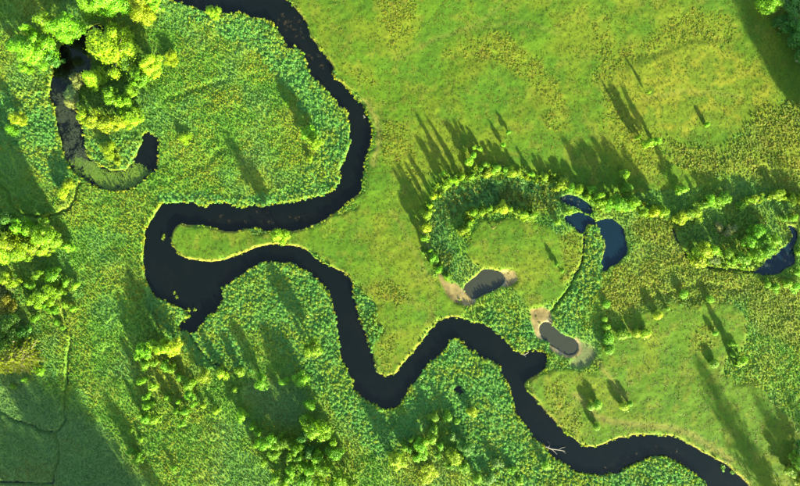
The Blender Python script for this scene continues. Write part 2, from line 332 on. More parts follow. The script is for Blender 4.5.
# ------------------------------------------------------------------ ground: one sheet, fine in view and coarse to the horizon
def axis_vals(lo, hi, step, far):
    a = list(np.arange(lo, hi+step*0.5, step)); d = step
    while a[-1] < far: d *= 1.35; a.append(a[-1]+d)
    d = step
    while a[0] > -far: d *= 1.35; a.insert(0, a[0]-d)
    return np.array(a)
gx = axis_vals(-128, 128, 0.42, 1500); gy = axis_vals(-82, 82, 0.42, 1500)
GX, GY = np.meshgrid(gx, gy); PX, PY = GX/S+400, 243-GY/S
GZ = sample(HGT, PX, PY)
V = np.stack([GX, GY, GZ], -1).reshape(-1, 3)
nx, ny = len(gx), len(gy)
idx = np.arange(nx*ny).reshape(ny, nx)
F = np.stack([idx[:-1, :-1], idx[:-1, 1:], idx[1:, 1:], idx[1:, :-1]], -1).reshape(-1, 4)
gme = make_mesh('ground', V, F, ground_material(), True)
ca = gme.color_attributes.new('gcol', 'FLOAT_COLOR', 'POINT')
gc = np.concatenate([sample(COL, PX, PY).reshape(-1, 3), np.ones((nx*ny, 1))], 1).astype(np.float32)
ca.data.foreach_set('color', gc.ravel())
link('ground', gme, kind='structure', label='green river meadow and marsh floor with sandy pond shores')
def ground_z(px, py): return float(sample(HGT, np.array([px]), np.array([py]))[0])

# ------------------------------------------------------------------ water sheets
def water_sheet(name, mask, material, label, z=0.0, grow=2.2):
    k = 2*R; D = blur(mask, grow, 1) > 0.01
    hh, ww = NH//k, NW//k
    cells = D[:hh*k, :ww*k].reshape(hh, k, ww, k).any(axis=(1, 3))
    ci, cj = np.nonzero(cells); vid = -np.ones((hh+1, ww+1), np.int64)
    corners = np.stack([np.stack([ci, cj], -1), np.stack([ci+1, cj], -1), np.stack([ci+1, cj+1], -1), np.stack([ci, cj+1], -1)], 1)
    used = np.zeros((hh+1, ww+1), bool); used[corners[..., 0], corners[..., 1]] = True
    ui, uj = np.nonzero(used); vid[ui, uj] = np.arange(len(ui))
    px = X0+uj*k/R; py = Y0+ui*k/R
    V = np.stack([wx(px), wy(py), np.full(len(px), z)], -1)
    F = vid[corners[..., 0], corners[..., 1]]
    return link(name, make_mesh(name, V, F, material), kind='structure', label=label)
water_sheet('river', water_r, W_RIVER, 'dark winding river looping through the meadow', 0.0)
water_sheet('oxbow_pond', water_o, W_RIVER, 'dark crescent oxbow pond around the upper left trees', 0.004)
water_sheet('pond', pond_masks['a'], W_POND, 'grey silty pond with sandy ends in the central oxbow', 0.008)
water_sheet('pond', pond_masks['b'], W_POND, 'oblong grey pond with a sandy rim beside the river', 0.012)
water_sheet('pond', pond_masks['c'], W_BLUE, 'deep blue hooked pool at the right end of the central oxbow', 0.016)
water_sheet('pond', pond_masks['d'], W_BLUE, 'deep blue pool at the right edge of the marsh', 0.008)
water_sheet('puddle', pond_masks['p'], W_RIVER, 'small dark puddle among the reeds inside the lower bend', 0.008)
dm = np.where(water > 0.5, 0, ditch)
water_sheet('ditch', dm, W_RIVER, 'narrow dark drainage ditches winding through the marsh', -0.22, 0.8)

# ------------------------------------------------------------------ grass, sedge and reed clumps
def clump(name, seed, nb, spread, w, lean, r0=0.12):
    g = np.random.default_rng(seed); V = []; F = []
    for b in range(nb):
        a = g.uniform(0, 2*math.pi); ca_, sa = math.cos(a), math.sin(a); L = g.uniform(0.65, 1.0); out = spread*g.uniform(0.25, 1.0)**0.7
        bx, by = r0*g.normal(0, 1), r0*g.normal(0, 1); tw = g.uniform(-0.8, 0.8); px_, py_ = -math.sin(a+tw), math.cos(a+tw)
        pts = []
        for t, ww in ((0, 0.7), (0.55, 1.0), (1.0, 0.12)):
            o = out*t**lean; z = L*(t if t < 0.9 else t*(1-0.22*out)); pts.append((bx+ca_*o, by+sa*o, z, ww*w*g.uniform(0.7, 1.2)))
        i = len(V)
        for x, y, z, ww in pts: V += [(x-px_*ww/2, y-py_*ww/2, z), (x+px_*ww/2, y+py_*ww/2, z)]
        F += [(i, i+1, i+3, i+2), (i+2, i+3, i+5, i+4)]
    me = make_mesh(name, V, F, M_CLUMP)
    return bpy.data.objects.new(name, me)
def collection(name, objs):
    c = bpy.data.collections.new(name)
    for o in objs: c.objects.link(o)
    return c
def dome(name, seed, nl, leaf, blades=8, bw=0.14):
    g = np.random.default_rng(seed); V = []; F = []
    lob = [(0, 0, 0.55, 0.6)]+[(0.55*math.cos(a), 0.55*math.sin(a), g.uniform(0.25, 0.5), g.uniform(0.35, 0.5)) for a in g.uniform(0, 6.28, 4)]
    for k in range(nl):
        lx, ly, lz, lr = lob[g.integers(0, len(lob))]
        d = g.normal(0, 1, 3); d[2] = abs(d[2])*0.9; d /= np.linalg.norm(d); c = np.array((lx, ly, lz))+d*lr*g.uniform(0.7, 1.1)
        n_ = d+g.normal(0, .45, 3); n_ /= np.linalg.norm(n_); u = np.cross(n_, g.normal(0, 1, 3)); u /= np.linalg.norm(u); v = np.cross(n_, u); sz = leaf*g.uniform(0.6, 1.3)
        i = len(V); V += [c-u*sz, c+v*sz*0.5, c+u*sz, c-v*sz*0.5]; F.append((i, i+1, i+2, i+3))
    for k in range(blades):
        a = g.uniform(0, 6.28); o = g.uniform(0.2, 0.8); b = np.array((g.normal(0, .25), g.normal(0, .25), 0)); t = b+np.array((o*math.cos(a), o*math.sin(a), g.uniform(0.9, 1.45)))
        p = np.array((-math.sin(a), math.cos(a), 0))*bw/2; m = (b+t)/2+np.array((0, 0, 0.15)); i = len(V)
        V += [b-p, b+p, m-p, m+p, t-p*.2, t+p*.2]; F += [(i, i+1, i+3, i+2), (i+2, i+3, i+5, i+4)]
    return bpy.data.objects.new(name, make_mesh(name, V, F, M_CLUMP))
K_REED = collection('reed_clumps', [dome('reed_clump', 900+i, 34, 0.30, 16, 0.13) for i in range(5)])
K_SEDGE = collection('sedge_clumps', [dome('sedge_clump', 920+i, 30, 0.32, 8, 0.14) for i in range(5)])
K_GRASS = collection('grass_tufts', [clump('grass_tuft', 940+i, 18, 1.0, 0.22, 1.2, 0.30) for i in range(5)])

def scatter_object(name, col, P, rot, scl, ids, tint, label, cat):
    me = bpy.data.meshes.new(name); me.vertices.add(len(P)); me.vertices.foreach_set('co', P.astype(np.float32).ravel())
    for nm, ty, dat, key in (('rot', 'FLOAT_VECTOR', rot, 'vector'), ('scl', 'FLOAT_VECTOR', scl, 'vector'), ('ids', 'INT', ids, 'value')):
        a = me.attributes.new(nm, ty, 'POINT'); a.data.foreach_set(key, np.ascontiguousarray(dat, np.int32 if ty == 'INT' else np.float32).ravel())
    a = me.attributes.new('tint', 'FLOAT_COLOR', 'POINT'); a.data.foreach_set('color', np.concatenate([tint, np.ones((len(P), 1))], 1).astype(np.float32).ravel())
    o = link(name, me, label=label, cat=cat, kind='stuff')
    ng = bpy.data.node_groups.new(name, 'GeometryNodeTree')
    ng.interface.new_socket('Geometry', in_out='INPUT', socket_type='NodeSocketGeometry'); ng.interface.new_socket('Geometry', in_out='OUTPUT', socket_type='NodeSocketGeometry')
    n = ng.nodes; l = ng.links; gi = n.new('NodeGroupInput'); go = n.new('NodeGroupOutput'); ip = n.new('GeometryNodeInstanceOnPoints')
    ci = n.new('GeometryNodeCollectionInfo'); ci.inputs['Collection'].default_value = col; ci.inputs['Separate Children'].default_value = True; ci.inputs['Reset Children'].default_value = True
    def named(nm, ty):
        q = n.new('GeometryNodeInputNamedAttribute'); q.data_type = ty; q.inputs['Name'].default_value = nm; return q.outputs[0]
    e = n.new('FunctionNodeEulerToRotation'); l.new(named('rot', 'FLOAT_VECTOR'), e.inputs[0])
    l.new(gi.outputs[0], ip.inputs['Points']); l.new(ci.outputs[0], ip.inputs['Instance']); ip.inputs['Pick Instance'].default_value = True
    l.new(named('ids', 'INT'), ip.inputs['Instance Index']); l.new(e.outputs[0], ip.inputs['Rotation']); l.new(named('scl', 'FLOAT_VECTOR'), ip.inputs['Scale'])
    l.new(ip.outputs[0], go.inputs[0])
    md = o.modifiers.new('scatter', 'NODES'); md.node_group = ng
    me.materials.append(M_CLUMP)
    return o

def jitter_grid(step_px, seed, m=44):
    g = np.random.default_rng(seed)
    a = np.arange(-m, 800+m, step_px); b = np.arange(-m, 486+m, step_px); A, B = np.meshgrid(a, b)
    return (A+g.uniform(-.5, .5, A.shape)*step_px).ravel(), (B+g.uniform(-.5, .5, A.shape)*step_px).ravel(), g
wlim = blur(water, 0.6); sandlim = np.maximum(blur(np.maximum(sand, mud), 1.0), blur(PATH, 1.0)*0.6); dlim = blur(ditch, 1.0)
olive = union([DRY[6], DRY[7]], 560, 3); wet_shade = union([REED[11], [(672,218),(700,222),(745,208),(790,205),(800,225),(785,245),(765,262),(740,262),(690,256)], [(120,255),(135,262),(150,295),(165,330),(150,335),(130,300)], [(60,40),(150,60),(145,110),(90,110)]], 580, 3); patch = fbm(18, 131); patch2 = fbm(7, 141)  # darker marsh ring and islet, plus shade painted along a strip and oxbow island

def scatter(name, K, step, seed, wfun, hfun, rfun, tfun, label, cat, wmax=0.45):
    px, py, g = jitter_grid(step, seed)
    keep = (sample(wlim, px, py) < wmax) & (sample(dlim, px, py) < 0.42) & (g.random(len(px)) < wfun(px, py)*(1-np.clip(sample(sandlim, px, py)*1.15, 0, 0.97)))
    px, py = px[keep], py[keep]; N = len(px)
    z = sample(HGT, px, py)-0.03; h = hfun(px, py, g); r = rfun(px, py, g)
    P = np.stack([wx(px), wy(py), np.maximum(z, -0.05)], -1)
    rot = np.stack([g.normal(0, .1, N), g.normal(0, .1, N), g.uniform(0, 6.28, N)], -1)
    T = tfun(px, py, g)*g.uniform(0.84, 1.16, (N, 1))*np.stack([g.uniform(0.9, 1.12, N), np.ones(N), np.ones(N)], -1)
    print(name, N)
    return scatter_object(name, K, P, rot, np.stack([r, r, h], -1), g.integers(0, 5, N), T, label, cat)

def lerp3(a, b, t): return np.array(a)*(1-t[:, None])+np.array(b)*t[:, None]
def s_(F, px, py): return sample(F, px, py)
# tall reeds
scatter('reed_bed', K_REED, 2.7, 1001, lambda x, y: sstep(0.35, 0.65, s_(reed, x, y)),
        lambda x, y, g: g.uniform(0.30, 0.66, len(x))*(0.5+0.8*s_(patch2, x, y)), lambda x, y, g: g.uniform(0.32, 0.68, len(x)),
        lambda x, y, g: lerp3((0.070, 0.205, 0.040), (0.150, 0.220, 0.020), sstep(0.35, 0.7, s_(patch, x, y)*0.7+g.random(len(x))*0.3))*(1-0.55*s_(wet_shade, x, y))[:, None],
        'tall blue-green reeds growing along the river bends', 'reeds', 0.74)
# sedge marsh
big1 = fbm(38, 171); big2 = fbm(30, 181)
def sedge_tint(x, y, g):
    t = np.clip(sstep(0.40, 0.66, s_(big1, x, y)*0.55+s_(patch2, x, y)*0.22+g.random(len(x))*0.23)+0.5*s_(olive, x, y), 0, 1.15)
    T = lerp3((0.046, 0.150, 0.012), (0.145, 0.182, 0.012), t)
    o_ = (0.5*s_(olive, x, y))[:, None]; T = T*(1-o_)+np.array((0.110, 0.130, 0.026))*o_
    m = (sstep(0.52, 0.68, s_(big2, x, y))*0.75)[:, None]*(1-o_); T = T*(1-m)+np.array((0.060, 0.170, 0.042))*m
    d = (s_(dull_shade, x, y)*0.65)[:, None]; return (T*(1-d)+np.array((0.040, 0.095, 0.024))*d)*(1-0.35*s_(wet_shade, x, y))[:, None]
def sedge_w(x, y): return np.clip(1-sstep(0.35, 0.6, s_(meadow, x, y))-sstep(0.35, 0.65, s_(reed, x, y))-0.6*s_(dry, x, y), 0, 1)
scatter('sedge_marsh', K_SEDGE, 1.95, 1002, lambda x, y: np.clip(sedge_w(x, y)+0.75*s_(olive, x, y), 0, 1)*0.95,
        lambda x, y, g: g.uniform(0.14, 0.42, len(x))*(0.55+0.9*s_(patch2, x, y))*(1-0.35*s_(dull_shade, x, y)), lambda x, y, g: g.uniform(0.22, 0.42, len(x)),
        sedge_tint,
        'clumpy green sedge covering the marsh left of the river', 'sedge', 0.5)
# meadow grass
scatter('meadow_grass', K_GRASS, 2.3, 1003, lambda x, y: sstep(0.3, 0.6, s_(meadow, x, y))*(1-0.5*s_(dry, x, y))*(0.25+0.45*sstep(0.4, 0.6, s_(patch2, x, y))),
        lambda x, y, g: g.uniform(0.08, 0.17, len(x))*(0.5+1.0*s_(patch2, x, y)), lambda x, y, g: g.uniform(0.25, 0.45, len(x)),
        lambda x, y, g: lerp3((0.038, 0.082, 0.002), (0.068, 0.088, 0.004), sstep(0.4, 0.75, s_(patch2, x, y))),
        'short yellow-green grass on the open meadow', 'grass', 0.4)
# dry tussocks
scatter('dry_tussocks', K_SEDGE, 2.1, 1004, lambda x, y: sstep(0.05, 0.95, s_(dry, x, y))*(0.9-0.7*s_(olive, x, y))*(0.35+0.8*sstep(0.3, 0.6, s_(patch2, x, y))),
        lambda x, y, g: g.uniform(0.08, 0.24, len(x))*(0.6+0.7*s_(patch2, x, y)), lambda x, y, g: g.uniform(0.22, 0.48, len(x)),
        lambda x, y, g: lerp3((0.070, 0.130, 0.005), (0.135, 0.145, 0.007), g.random(len(x))),
        'dry yellow-brown grass tussocks in old channel scars', 'tussocks', 0.5)
# yellow-green fringe of taller grass hanging over the banks
wedge = blur(water_r, 0.9)+blur(water_o, 0.9)
scatter('bank_fringe', K_SEDGE, 1.9, 1005, lambda x, y: ((s_(wedge, x, y) > 0.16) & (s_(wedge, x, y) < 0.62))*(0.75-0.4*s_(meadow, x, y)),
        lambda x, y, g: g.uniform(0.40, 0.95, len(x))*(1-0.6*s_(meadow, x, y)), lambda x, y, g: g.uniform(0.28, 0.55, len(x)),
        lambda x, y, g: lerp3((0.100, 0.185, 0.008), (0.175, 0.185, 0.010), g.random(len(x))),
        'yellow-green fringe of grass overhanging the river banks', 'grass', 0.66)

# low scrub that joins the bushes of the old channel
scrub = np.zeros((NH, NW), np.float32)
for k, l_ in enumerate([[(447,277),(436,262),(426,240),(427,215),(434,198),(446,186),(458,178),(472,174),(490,169),(512,172),(532,175),(548,178),(564,184),(580,191),(598,198),(616,204),(634,205),(655,212),(664,213)],
        [(461,233),(470,218),(482,212),(500,209),(520,212),(533,217)], [(674,219),(690,215),(700,208),(712,201),(724,199)], [(736,207),(755,199),(775,196),(802,200)], [(694,256),(710,260),(735,263),(752,260),(772,247)]]):
    scrub = np.maximum(scrub, line_mask(l_, 7.5, 800+k, 1.8))
scrub = blur(scrub, 1.2)
scatter('low_scrub', K_SEDGE, 2.3, 1006, lambda x, y: sstep(0.25, 0.6, s_(scrub, x, y))*sstep(0.36, 0.62, s_(patch2, x, y)),
        lambda x, y, g: g.uniform(0.3, 1.3, len(x))*sstep(0.1, 0.7, s_(scrub, x, y)), lambda x, y, g: g.uniform(0.4, 0.85, len(x)),
        lambda x, y, g: lerp3((0.045, 0.130, 0.010), (0.125, 0.185, 0.006), g.random(len(x))),
        'low yellow-green scrub filling gaps along the old channel', 'scrub', 0.4)

# ------------------------------------------------------------------ trees and bushes
def tube(V, F, pts, sides=6):
    base = len(V)
    for k, (p, r) in enumerate(pts):
        p = np.array(p); d = np.array(pts[min(k+1, len(pts)-1)][0])-np.array(pts[max(k-1, 0)][0]); d = d/(np.linalg.norm(d)+1e-9)
        u = np.cross(d, (0.3, 0.9, 0.1)); u /= np.linalg.norm(u); v = np.cross(d, u)
        for i in range(sides):
            a = 2*math.pi*i/sides; V.append(p+r*(u*math.cos(a)+v*math.sin(a)))
    for k in range(len(pts)-1):
        for i in range(sides):
            j = (i+1) % sides; F.append((base+k*sides+i, base+k*sides+j, base+(k+1)*sides+j, base+(k+1)*sides+i))

def make_tree(seed, nl, nlobe, leaf, Ht=2.6, low=0.25, flat=1.0, stems=1, core=0.42):
    """unit tree: crown radius about 1, height Ht"""
    g = np.random.default_rng(seed); lobes = []
    zc0, zc1 = low*Ht, Ht*0.86
    for i in range(nlobe):
        t = (i+0.5)/nlobe; z = zc0+(zc1-zc0)*t
        rad = (0.35+0.65*math.sin(math.pi*min(1, 0.30+0.62*t)))*0.62*(1 if t < 0.9 else 0.35)
        a = i*2.4+g.uniform(-.9, .9); rr = rad*(g.uniform(0.35, 1.30) if core < 0.7 else 0.6); z += g.normal(0, .07)*Ht*(core < 0.7)
        lr = g.uniform(0.17, 0.46)*(1.0 if nlobe < 10 else 0.80)
        lobes.append((rr*math.cos(a), rr*math.sin(a), z, lr, lr*g.uniform(0.7, 0.95)*flat))
    lobes.append((0, 0, Ht*0.55, core, core*1.15))
    V = []; F = []; wts = np.array([q[3]**2 for q in lobes]); wts /= wts.sum()
    for i in g.choice(len(lobes), nl, p=wts):
        lx, ly, lz, lr, lh = lobes[i]
        d = g.normal(0, 1, 3); d /= np.linalg.norm(d); rr = g.uniform(0.5, 1.06)**0.5
        if g.random() < (0.24 if core < 0.7 else 0.05): rr *= g.uniform(1.0, 1.55)
        c = np.array((lx+d[0]*lr*rr, ly+d[1]*lr*rr, lz+d[2]*lh*rr))
        nrm = d+g.normal(0, .45, 3)+np.array((0, 0, .3)); nrm /= np.linalg.norm(nrm)
        u = np.cross(nrm, g.normal(0, 1, 3)); u /= np.linalg.norm(u); v = np.cross(nrm, u); sz = leaf*g.uniform(0.6, 1.35)
        k = len(V)
        V += [c-u*sz, c+v*sz*0.55+nrm*sz*0.15, c+u*sz, c-v*sz*0.55+nrm*sz*0.15]; F.append((k, k+1, k+2, k+3))
    V = np.array(V); V[:, 2] = np.maximum(V[:, 2], 0.06)
    V[:, 2] *= Ht/np.quantile(V[:, 2], 0.995)
    crown = make_mesh('crown', V, F, M_LEAF)
    TV = []; TF = []
    for sidx in range(stems):
        ox, oy = (0, 0) if stems == 1 else g.uniform(-.18, .18, 2)
        top = np.array((g.uniform(-.15, .15), g.uniform(-.15, .15), Ht*0.8))
        r0 = 0.075 if stems == 1 else 0.05
        tube(TV, TF, [((ox, oy, -0.12), r0*1.3), ((ox, oy, Ht*0.15), r0), (top*0.5+np.array((ox*.5, oy*.5, 0)), r0*0.65), (top, r0*0.2)])
    for lx, ly, lz, lr, lh in lobes[:-1]:
        z0 = max(0.1*Ht, lz*0.6); tube(TV, TF, [((0.0, 0.0, z0), 0.04), ((lx*.5, ly*.5, (z0+lz)/2), 0.026), ((lx, ly, lz), 0.008)], 4)
    trunk = make_mesh('trunk', np.array(TV), TF, M_BARK, True)
    return crown, trunk, Ht

def make_spruce(seed):
    g = np.random.default_rng(seed); V = []; F = []; Ht = 5.0; TV = []; TF = []
    tube(TV, TF, [((0, 0, -0.12), 0.10), ((0, 0, Ht*0.5), 0.06), ((0, 0, Ht*0.98), 0.01)])
    for w in range(22):
        t = w/22; z = Ht*(0.10+0.87*t); L = 1.0*(1-t)**0.8+0.08
        for b in range(9 if t < 0.7 else 6):
            a = g.uniform(0, 6.28); ll = L*g.uniform(0.8, 1.1); dx, dy = math.cos(a), math.sin(a)
            tube(TV, TF, [((0, 0, z), 0.018), ((dx*ll*.6, dy*ll*.6, z-0.10*ll), 0.012), ((dx*ll, dy*ll, z-0.12*ll), 0.004)], 3)
            for q in range(13):
                s1 = g.uniform(0.15, 1.05); c = np.array((dx*ll*s1, dy*ll*s1, z-0.14*ll*s1))+g.normal(0, .035, 3)
                sd = g.choice((-1, 1)); u = np.array((dx*0.6-dy*sd, dy*0.6+dx*sd, -0.25))*g.uniform(.08, .16); v = np.array((dx, dy, 0.4))*0.045
                k = len(V); V += [c-v, c+u*0.5-v*1.2, c+u, c+u*0.5+v*1.2]; F.append((k, k+1, k+2, k+3))
    return make_mesh('crown', np.array(V), F, M_LEAF), make_mesh('trunk', np.array(TV), TF, M_BARK, True), Ht

BUSH = [make_tree(10+i, 1700, 9, 0.098, 2.5, 0.22, 1.0, 3, 0.50) for i in range(5)]
MEDT = [make_tree(30+i, 3600, 16, 0.064, 2.5, 0.25) for i in range(4)]
BIGT = [make_tree(50+i, 9000, 30, 0.042, 2.3, 0.25) for i in range(4)]
SPRU = [make_spruce(70)]
OPEN = [make_tree(60+i, 1500, 18, 0.05, 2.3, 0.25) for i in range(2)]
BALL = [make_tree(80+i, 2200, 8, 0.085, 1.7, 0.32, 1.15, 3, 0.74) for i in range(3)]

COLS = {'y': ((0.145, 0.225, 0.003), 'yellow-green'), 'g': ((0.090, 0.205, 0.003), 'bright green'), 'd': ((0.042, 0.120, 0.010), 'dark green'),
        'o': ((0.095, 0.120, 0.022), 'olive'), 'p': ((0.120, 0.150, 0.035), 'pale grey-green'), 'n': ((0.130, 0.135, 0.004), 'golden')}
ORD = ['leftmost', 'second from the left', 'third from the left', 'fourth from the left', 'fifth from the left', 'sixth from the left', 'seventh from the left', 'eighth from the left',
       'ninth from the left', 'tenth from the left', 'eleventh from the left', 'twelfth from the left', 'thirteenth from the left', 'fourteenth from the left', 'fifteenth from the left', 'sixteenth from the left']
trng = random.Random(5)
ROUND = ('round bushes beside the oblong pond', 'bushes on the right pasture', 'bushes inside the last bend', 'bushes above the hedge', 'bushes on the upper right field')
def plant(px, py, r, colour, h=None, label='', group=None, proto=None):
    rm = r*S
    if h is None: h = min(max(rm*3.0, 1.4), 9.0)
    h = max(h, rm*1.3) if r < 6.5 else h
    if proto is None: proto = trng.choice(BALL if (h < rm*2.3 and group in ROUND) else BUSH) if r < 6.5 else (trng.choice(MEDT) if r < 11 else trng.choice(BIGT))
    k = (CAM_H-0.62*h)/CAM_H
    x, y = wx(px)*k, wy(py)*k; gz = ground_z(x/S+400, 243-y/S)
    if r < 6.5 and group not in ROUND: x += trng.uniform(-.35, .35); y += trng.uniform(-.35, .35)
    big_ = r >= 6; nm = ('tree' if big_ else 'bush')
    e = bpy.data.objects.new(nm, None); C.objects.link(e); e.empty_display_size = 0.3
    e.location = (x, y, max(gz, -0.1)); e.rotation_euler = (0, 0, trng.uniform(0, 6.28)); rm *= 1.18*(trng.uniform(0.85, 1.2) if r < 9 else 1.0)*(trng.uniform(0.55, 1.1) if group and ('central oxbow' in group or 'marsh edge' in group) else 1.0); e.scale = (rm*trng.uniform(0.85, 1.2), rm*trng.uniform(0.85, 1.2), h*trng.uniform(0.85, 1.1)/proto[2])
    e['label'] = label; e['category'] = nm
    if group: e['group'] = group
    base = COLS[colour][0]; v = trng.uniform(0.7, 1.12); hsh = trng.uniform(0.75, 1.12)
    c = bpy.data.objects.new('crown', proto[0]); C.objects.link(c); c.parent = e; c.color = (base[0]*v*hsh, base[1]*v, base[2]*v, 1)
    t = bpy.data.objects.new('trunk', proto[1]); C.objects.link(t); t.parent = e
    return e

def cluster(where, group, items, colour='g', h=None):
    """items: (px, py, radius px[, colour[, height m]]), counted from the left"""
    it = sorted(items, key=lambda q: (q[0], q[1]))
    for i, q in enumerate(it):
        c = q[3] if len(q) > 3 else colour; hh = q[4] if len(q) > 4 else h
        kind = 'tree' if q[2] >= 6 else 'bush'; size = 'large' if q[2] >= 12 else ('small' if q[2] < 4 else '')
        pos = ORD[i] if len(it) > 1 else ''
        lab = ' '.join((size+' '+COLS[c][1]+' '+kind+(', '+pos+' ' if pos else ' ')+where).split())
        plant(q[0], q[1], q[2], c, hh, lab, group)

cluster('on the upper left corner bank', 'trees on the upper left bank', [(66,26,15,'g',12),(46,23,12,'g',11),(32,33,8,'g',9),(35,52,17,'g',12),(21,46,9,'g',6),(26,69,7,'g',5),(52,58,9,'d',6)])
cluster('at the top edge above the oxbow trees', 'trees at the top edge above the oxbow', [(91,8,12,'g',11),(111,3,14,'g',12),(139,7,13,'y',11),(154,3,8,'g',8)])
cluster('inside the upper left oxbow', 'trees inside the upper left oxbow', [(110,49,21,'y',11),(95,78,12,'y',6),(78,82,8,'p',5),(72,94,7,'p',4),(113,76,6,'g',4),(126,60,9,'d',6),(150,66,11,'y',8),(141,77,9,'g',6),(130,92,8,'g',4),(112,97,9,'g',6.5),(124,103,8,'g',6)])
cluster('in the bright row inside the oxbow', 'bright row of trees in the oxbow', [(85,116,9,'y',6),(96,120,9,'y',6),(108,123,9,'y',6),(120,123,9,'y',6),(132,120,9,'y',6),(136,113,6,'y',5)])
cluster('at the lower tip of the oxbow island', 'shrubs at the oxbow island tip', [(109,150,8,'y',2.5),(118,162,4.5,'y',2)])
cluster('in the marsh left of the oxbow', 'bushes left of the oxbow', [(72,103,7,'p',3.5),(18,119,8,'y',4),(9,129,6,'g',3),(70,185,7,'y',3),(65,192,6,'y',3),(45,216,4,'y',2)])
cluster('on the large upper peninsula', 'bushes on the upper peninsula', [(171,57,8,'y',2.5),(214,14,7,'y',4),(185,138,5,'y',1.5),(288,104,3,'g',1.5),(307,134,6,'g',5),(315,144,7,'y',6),(310,158,3,'y',1.5)])
cluster('standing alone on the narrow neck of the river spit', None, [(280,236,8.5,'y',8)])
cluster('in the grove at the left edge', 'grove at the left edge', [(25,228,10,'g',12),(46,234,12,'g',11),(14,245,13,'y',13),(32,245,10,'y',11),(58,242,7,'g',6),(69,247,5,'g',4),(45,251,7,'y',6),(3,252,11,'y',12),(21,254,9,'g',10),(-4,240,10,'g',12),(6,220,11,'d',10)])
cluster('in the scrub below the left edge grove', 'scrub below the left grove', [(40,275,7,'g',4),(55,275,6,'g',4),(65,281,5),(75,286,4),(28,285,5),(45,294,10,'y',5),(32,299,5),(8,279,9,'y',5),(1,291,8,'o',5),(62,291,4),(53,284,5)], 'g', 3)
cluster('in the low scrub beside the left ditch', 'low scrub by the left ditch', [(38,307,4.5),(48,305,4.5),(55,311,4.5),(66,306,4),(76,308,3.5),(58,321,4),(62,327,3),(37,317,4),(31,303,4),(5,303,8,'n',6)], 'g', 2.2)
plant(9, 362, 15, 'n', 17, 'golden layered conifer leaning over the left edge of the picture', None, SPRU[0])
cluster('around the golden conifer', 'bushes around the golden conifer', [(24,346,5,'g',3),(26,380,3.5),(33,369,4),(40,372,4),(38,362,3.5),(14,386,3)], 'g', 2)
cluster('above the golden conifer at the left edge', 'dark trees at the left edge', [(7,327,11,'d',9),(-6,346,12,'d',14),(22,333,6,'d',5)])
cluster('in the upper half of the bush belt', 'bush belt upper part', [(145,350,7,'g',5),(139,357,5,'g',4),(152,344,6,'g',5),(165,348,9,'y',6),(174,346,8,'y',6),(145,366,4.5),(165,366,5),(173,369,4.5),(180,378,5),(187,384,6),(155,361,4)], 'g', 4)
cluster('in the lower half of the bush belt', 'bush belt lower part', [(143,380,4.5),(152,387,4.5),(147,397,4.5),(150,405,5),(155,418,5),(147,419,4.5),(142,414,3.5),(168,397,4),(176,410,4.5),(186,411,4.5),(184,423,4.5),(190,394,5.5),(180,402,3),(193,405,3)], 'g', 3.5)
cluster('beside the shaded lower left field', 'bushes beside the shaded field', [(139,458,7,'g',4),(131,450,4.5,'g',3),(130,432,3),(142,438,3),(174,467,3)], 'g', 1.8)
cluster('between the bush belt and thicket', 'bushes on the lower left sedge', [(205,376,6.5,'y',4),(222,374,5.5,'y',4),(241,370,5.5,'y',3.5),(215,412,4,'y',2.5),(203,406,3,'y',2)], 'y')
cluster('at the upper edge of the bottom thicket', 'bushes above the bottom thicket', [(262,382,7,'g',5),(284,382,4.5,'g',3),(302,380,7,'g',5),(313,350,9,'y',8),(236,389,3.5,'g',2)])
cluster("on the bottom thicket's left side", 'left side of the bottom thicket', [(243,416,6,'g',4),(253,425,3.5),(258,433,3.5),(268,441,8.5,'g',6),(257,443,4.5),(275,454,6.5),(264,463,4.5),(292,470,5.5),(277,477,4.5),(288,477,4.5),(283,485,4)], 'g', 4)
cluster('in the middle of the bottom thicket', 'middle of the bottom thicket', [(282,443,7),(290,444,7),(297,449,6.5),(291,457,5),(299,457,5),(304,437,5,'d'),(305,479,7),(311,468,7),(303,466,5),(316,459,6),(309,450,5,'d')], 'g', 5.5)
cluster("on the bottom thicket's right side", 'right side of the bottom thicket', [(310,405,8,'g',7),(316,429,10,'g',8),(307,420,6),(328,432,6.5),(333,441,4.5),(334,453,8.5),(325,468,8),(341,476,8.5),(352,483,7),(320,483,7),(333,486,6)], 'g', 6)
cluster("in the lower middle scrub's left half", 'lower middle scrub left', [(396,459,8,'y',5),(404,447,4.5),(412,439,3.5),(410,449,4),(420,446,5.5),(424,453,5),(416,457,4.5),(433,430,5.5),(434,417,4.5),(425,440,4.5),(434,438,4.5),(440,445,4.5)], 'g', 3)
cluster("in the lower middle scrub's right half", 'lower middle scrub right', [(449,417,5),(473,412,5.5,'y'),(456,422,3),(452,436,5,'d'),(454,457,9,'y',4),(466,448,7,'d',4),(464,466,5.5),(449,466,4.5),(427,473,10,'y',2.2),(438,455,4)], 'g', 3)
cluster('in the reeds at the bottom edge', 'bushes in the bottom edge reeds', [(489,478,5.5,'d'),(495,463,5.5,'d'),(512,471,5),(520,482,4.5),(547,466,6),(477,478,4.5)], 'g', 2.2)
cluster("on the central oxbow ring's left arc", 'central oxbow ring, left arc', [(456,180,5.5,'g',6),(463,177,4.5,'g',6),(446,187,4.5,'y',5),(434,198,4,'y',4),(430,206,4,'y',4),(427,215,5.5,'y',5),(425,228,5.5,'y',5),(425,239,4.5,'g',4),(430,250,4),(434,257,4.5),(438,269,3.5),(447,277,3)], 'g', 3)
cluster("on the central oxbow ring's top arc", 'central oxbow ring, top arc', [(471,178,4.5),(480,170,4.5),(488,173,5,'y'),(484,166,4),(497,168,4),(506,171,4),(512,173,4.5,'y'),(519,172,4.5,'y'),(531,175,3.5),(545,177,5.5,'y')], 'g', 2.7)
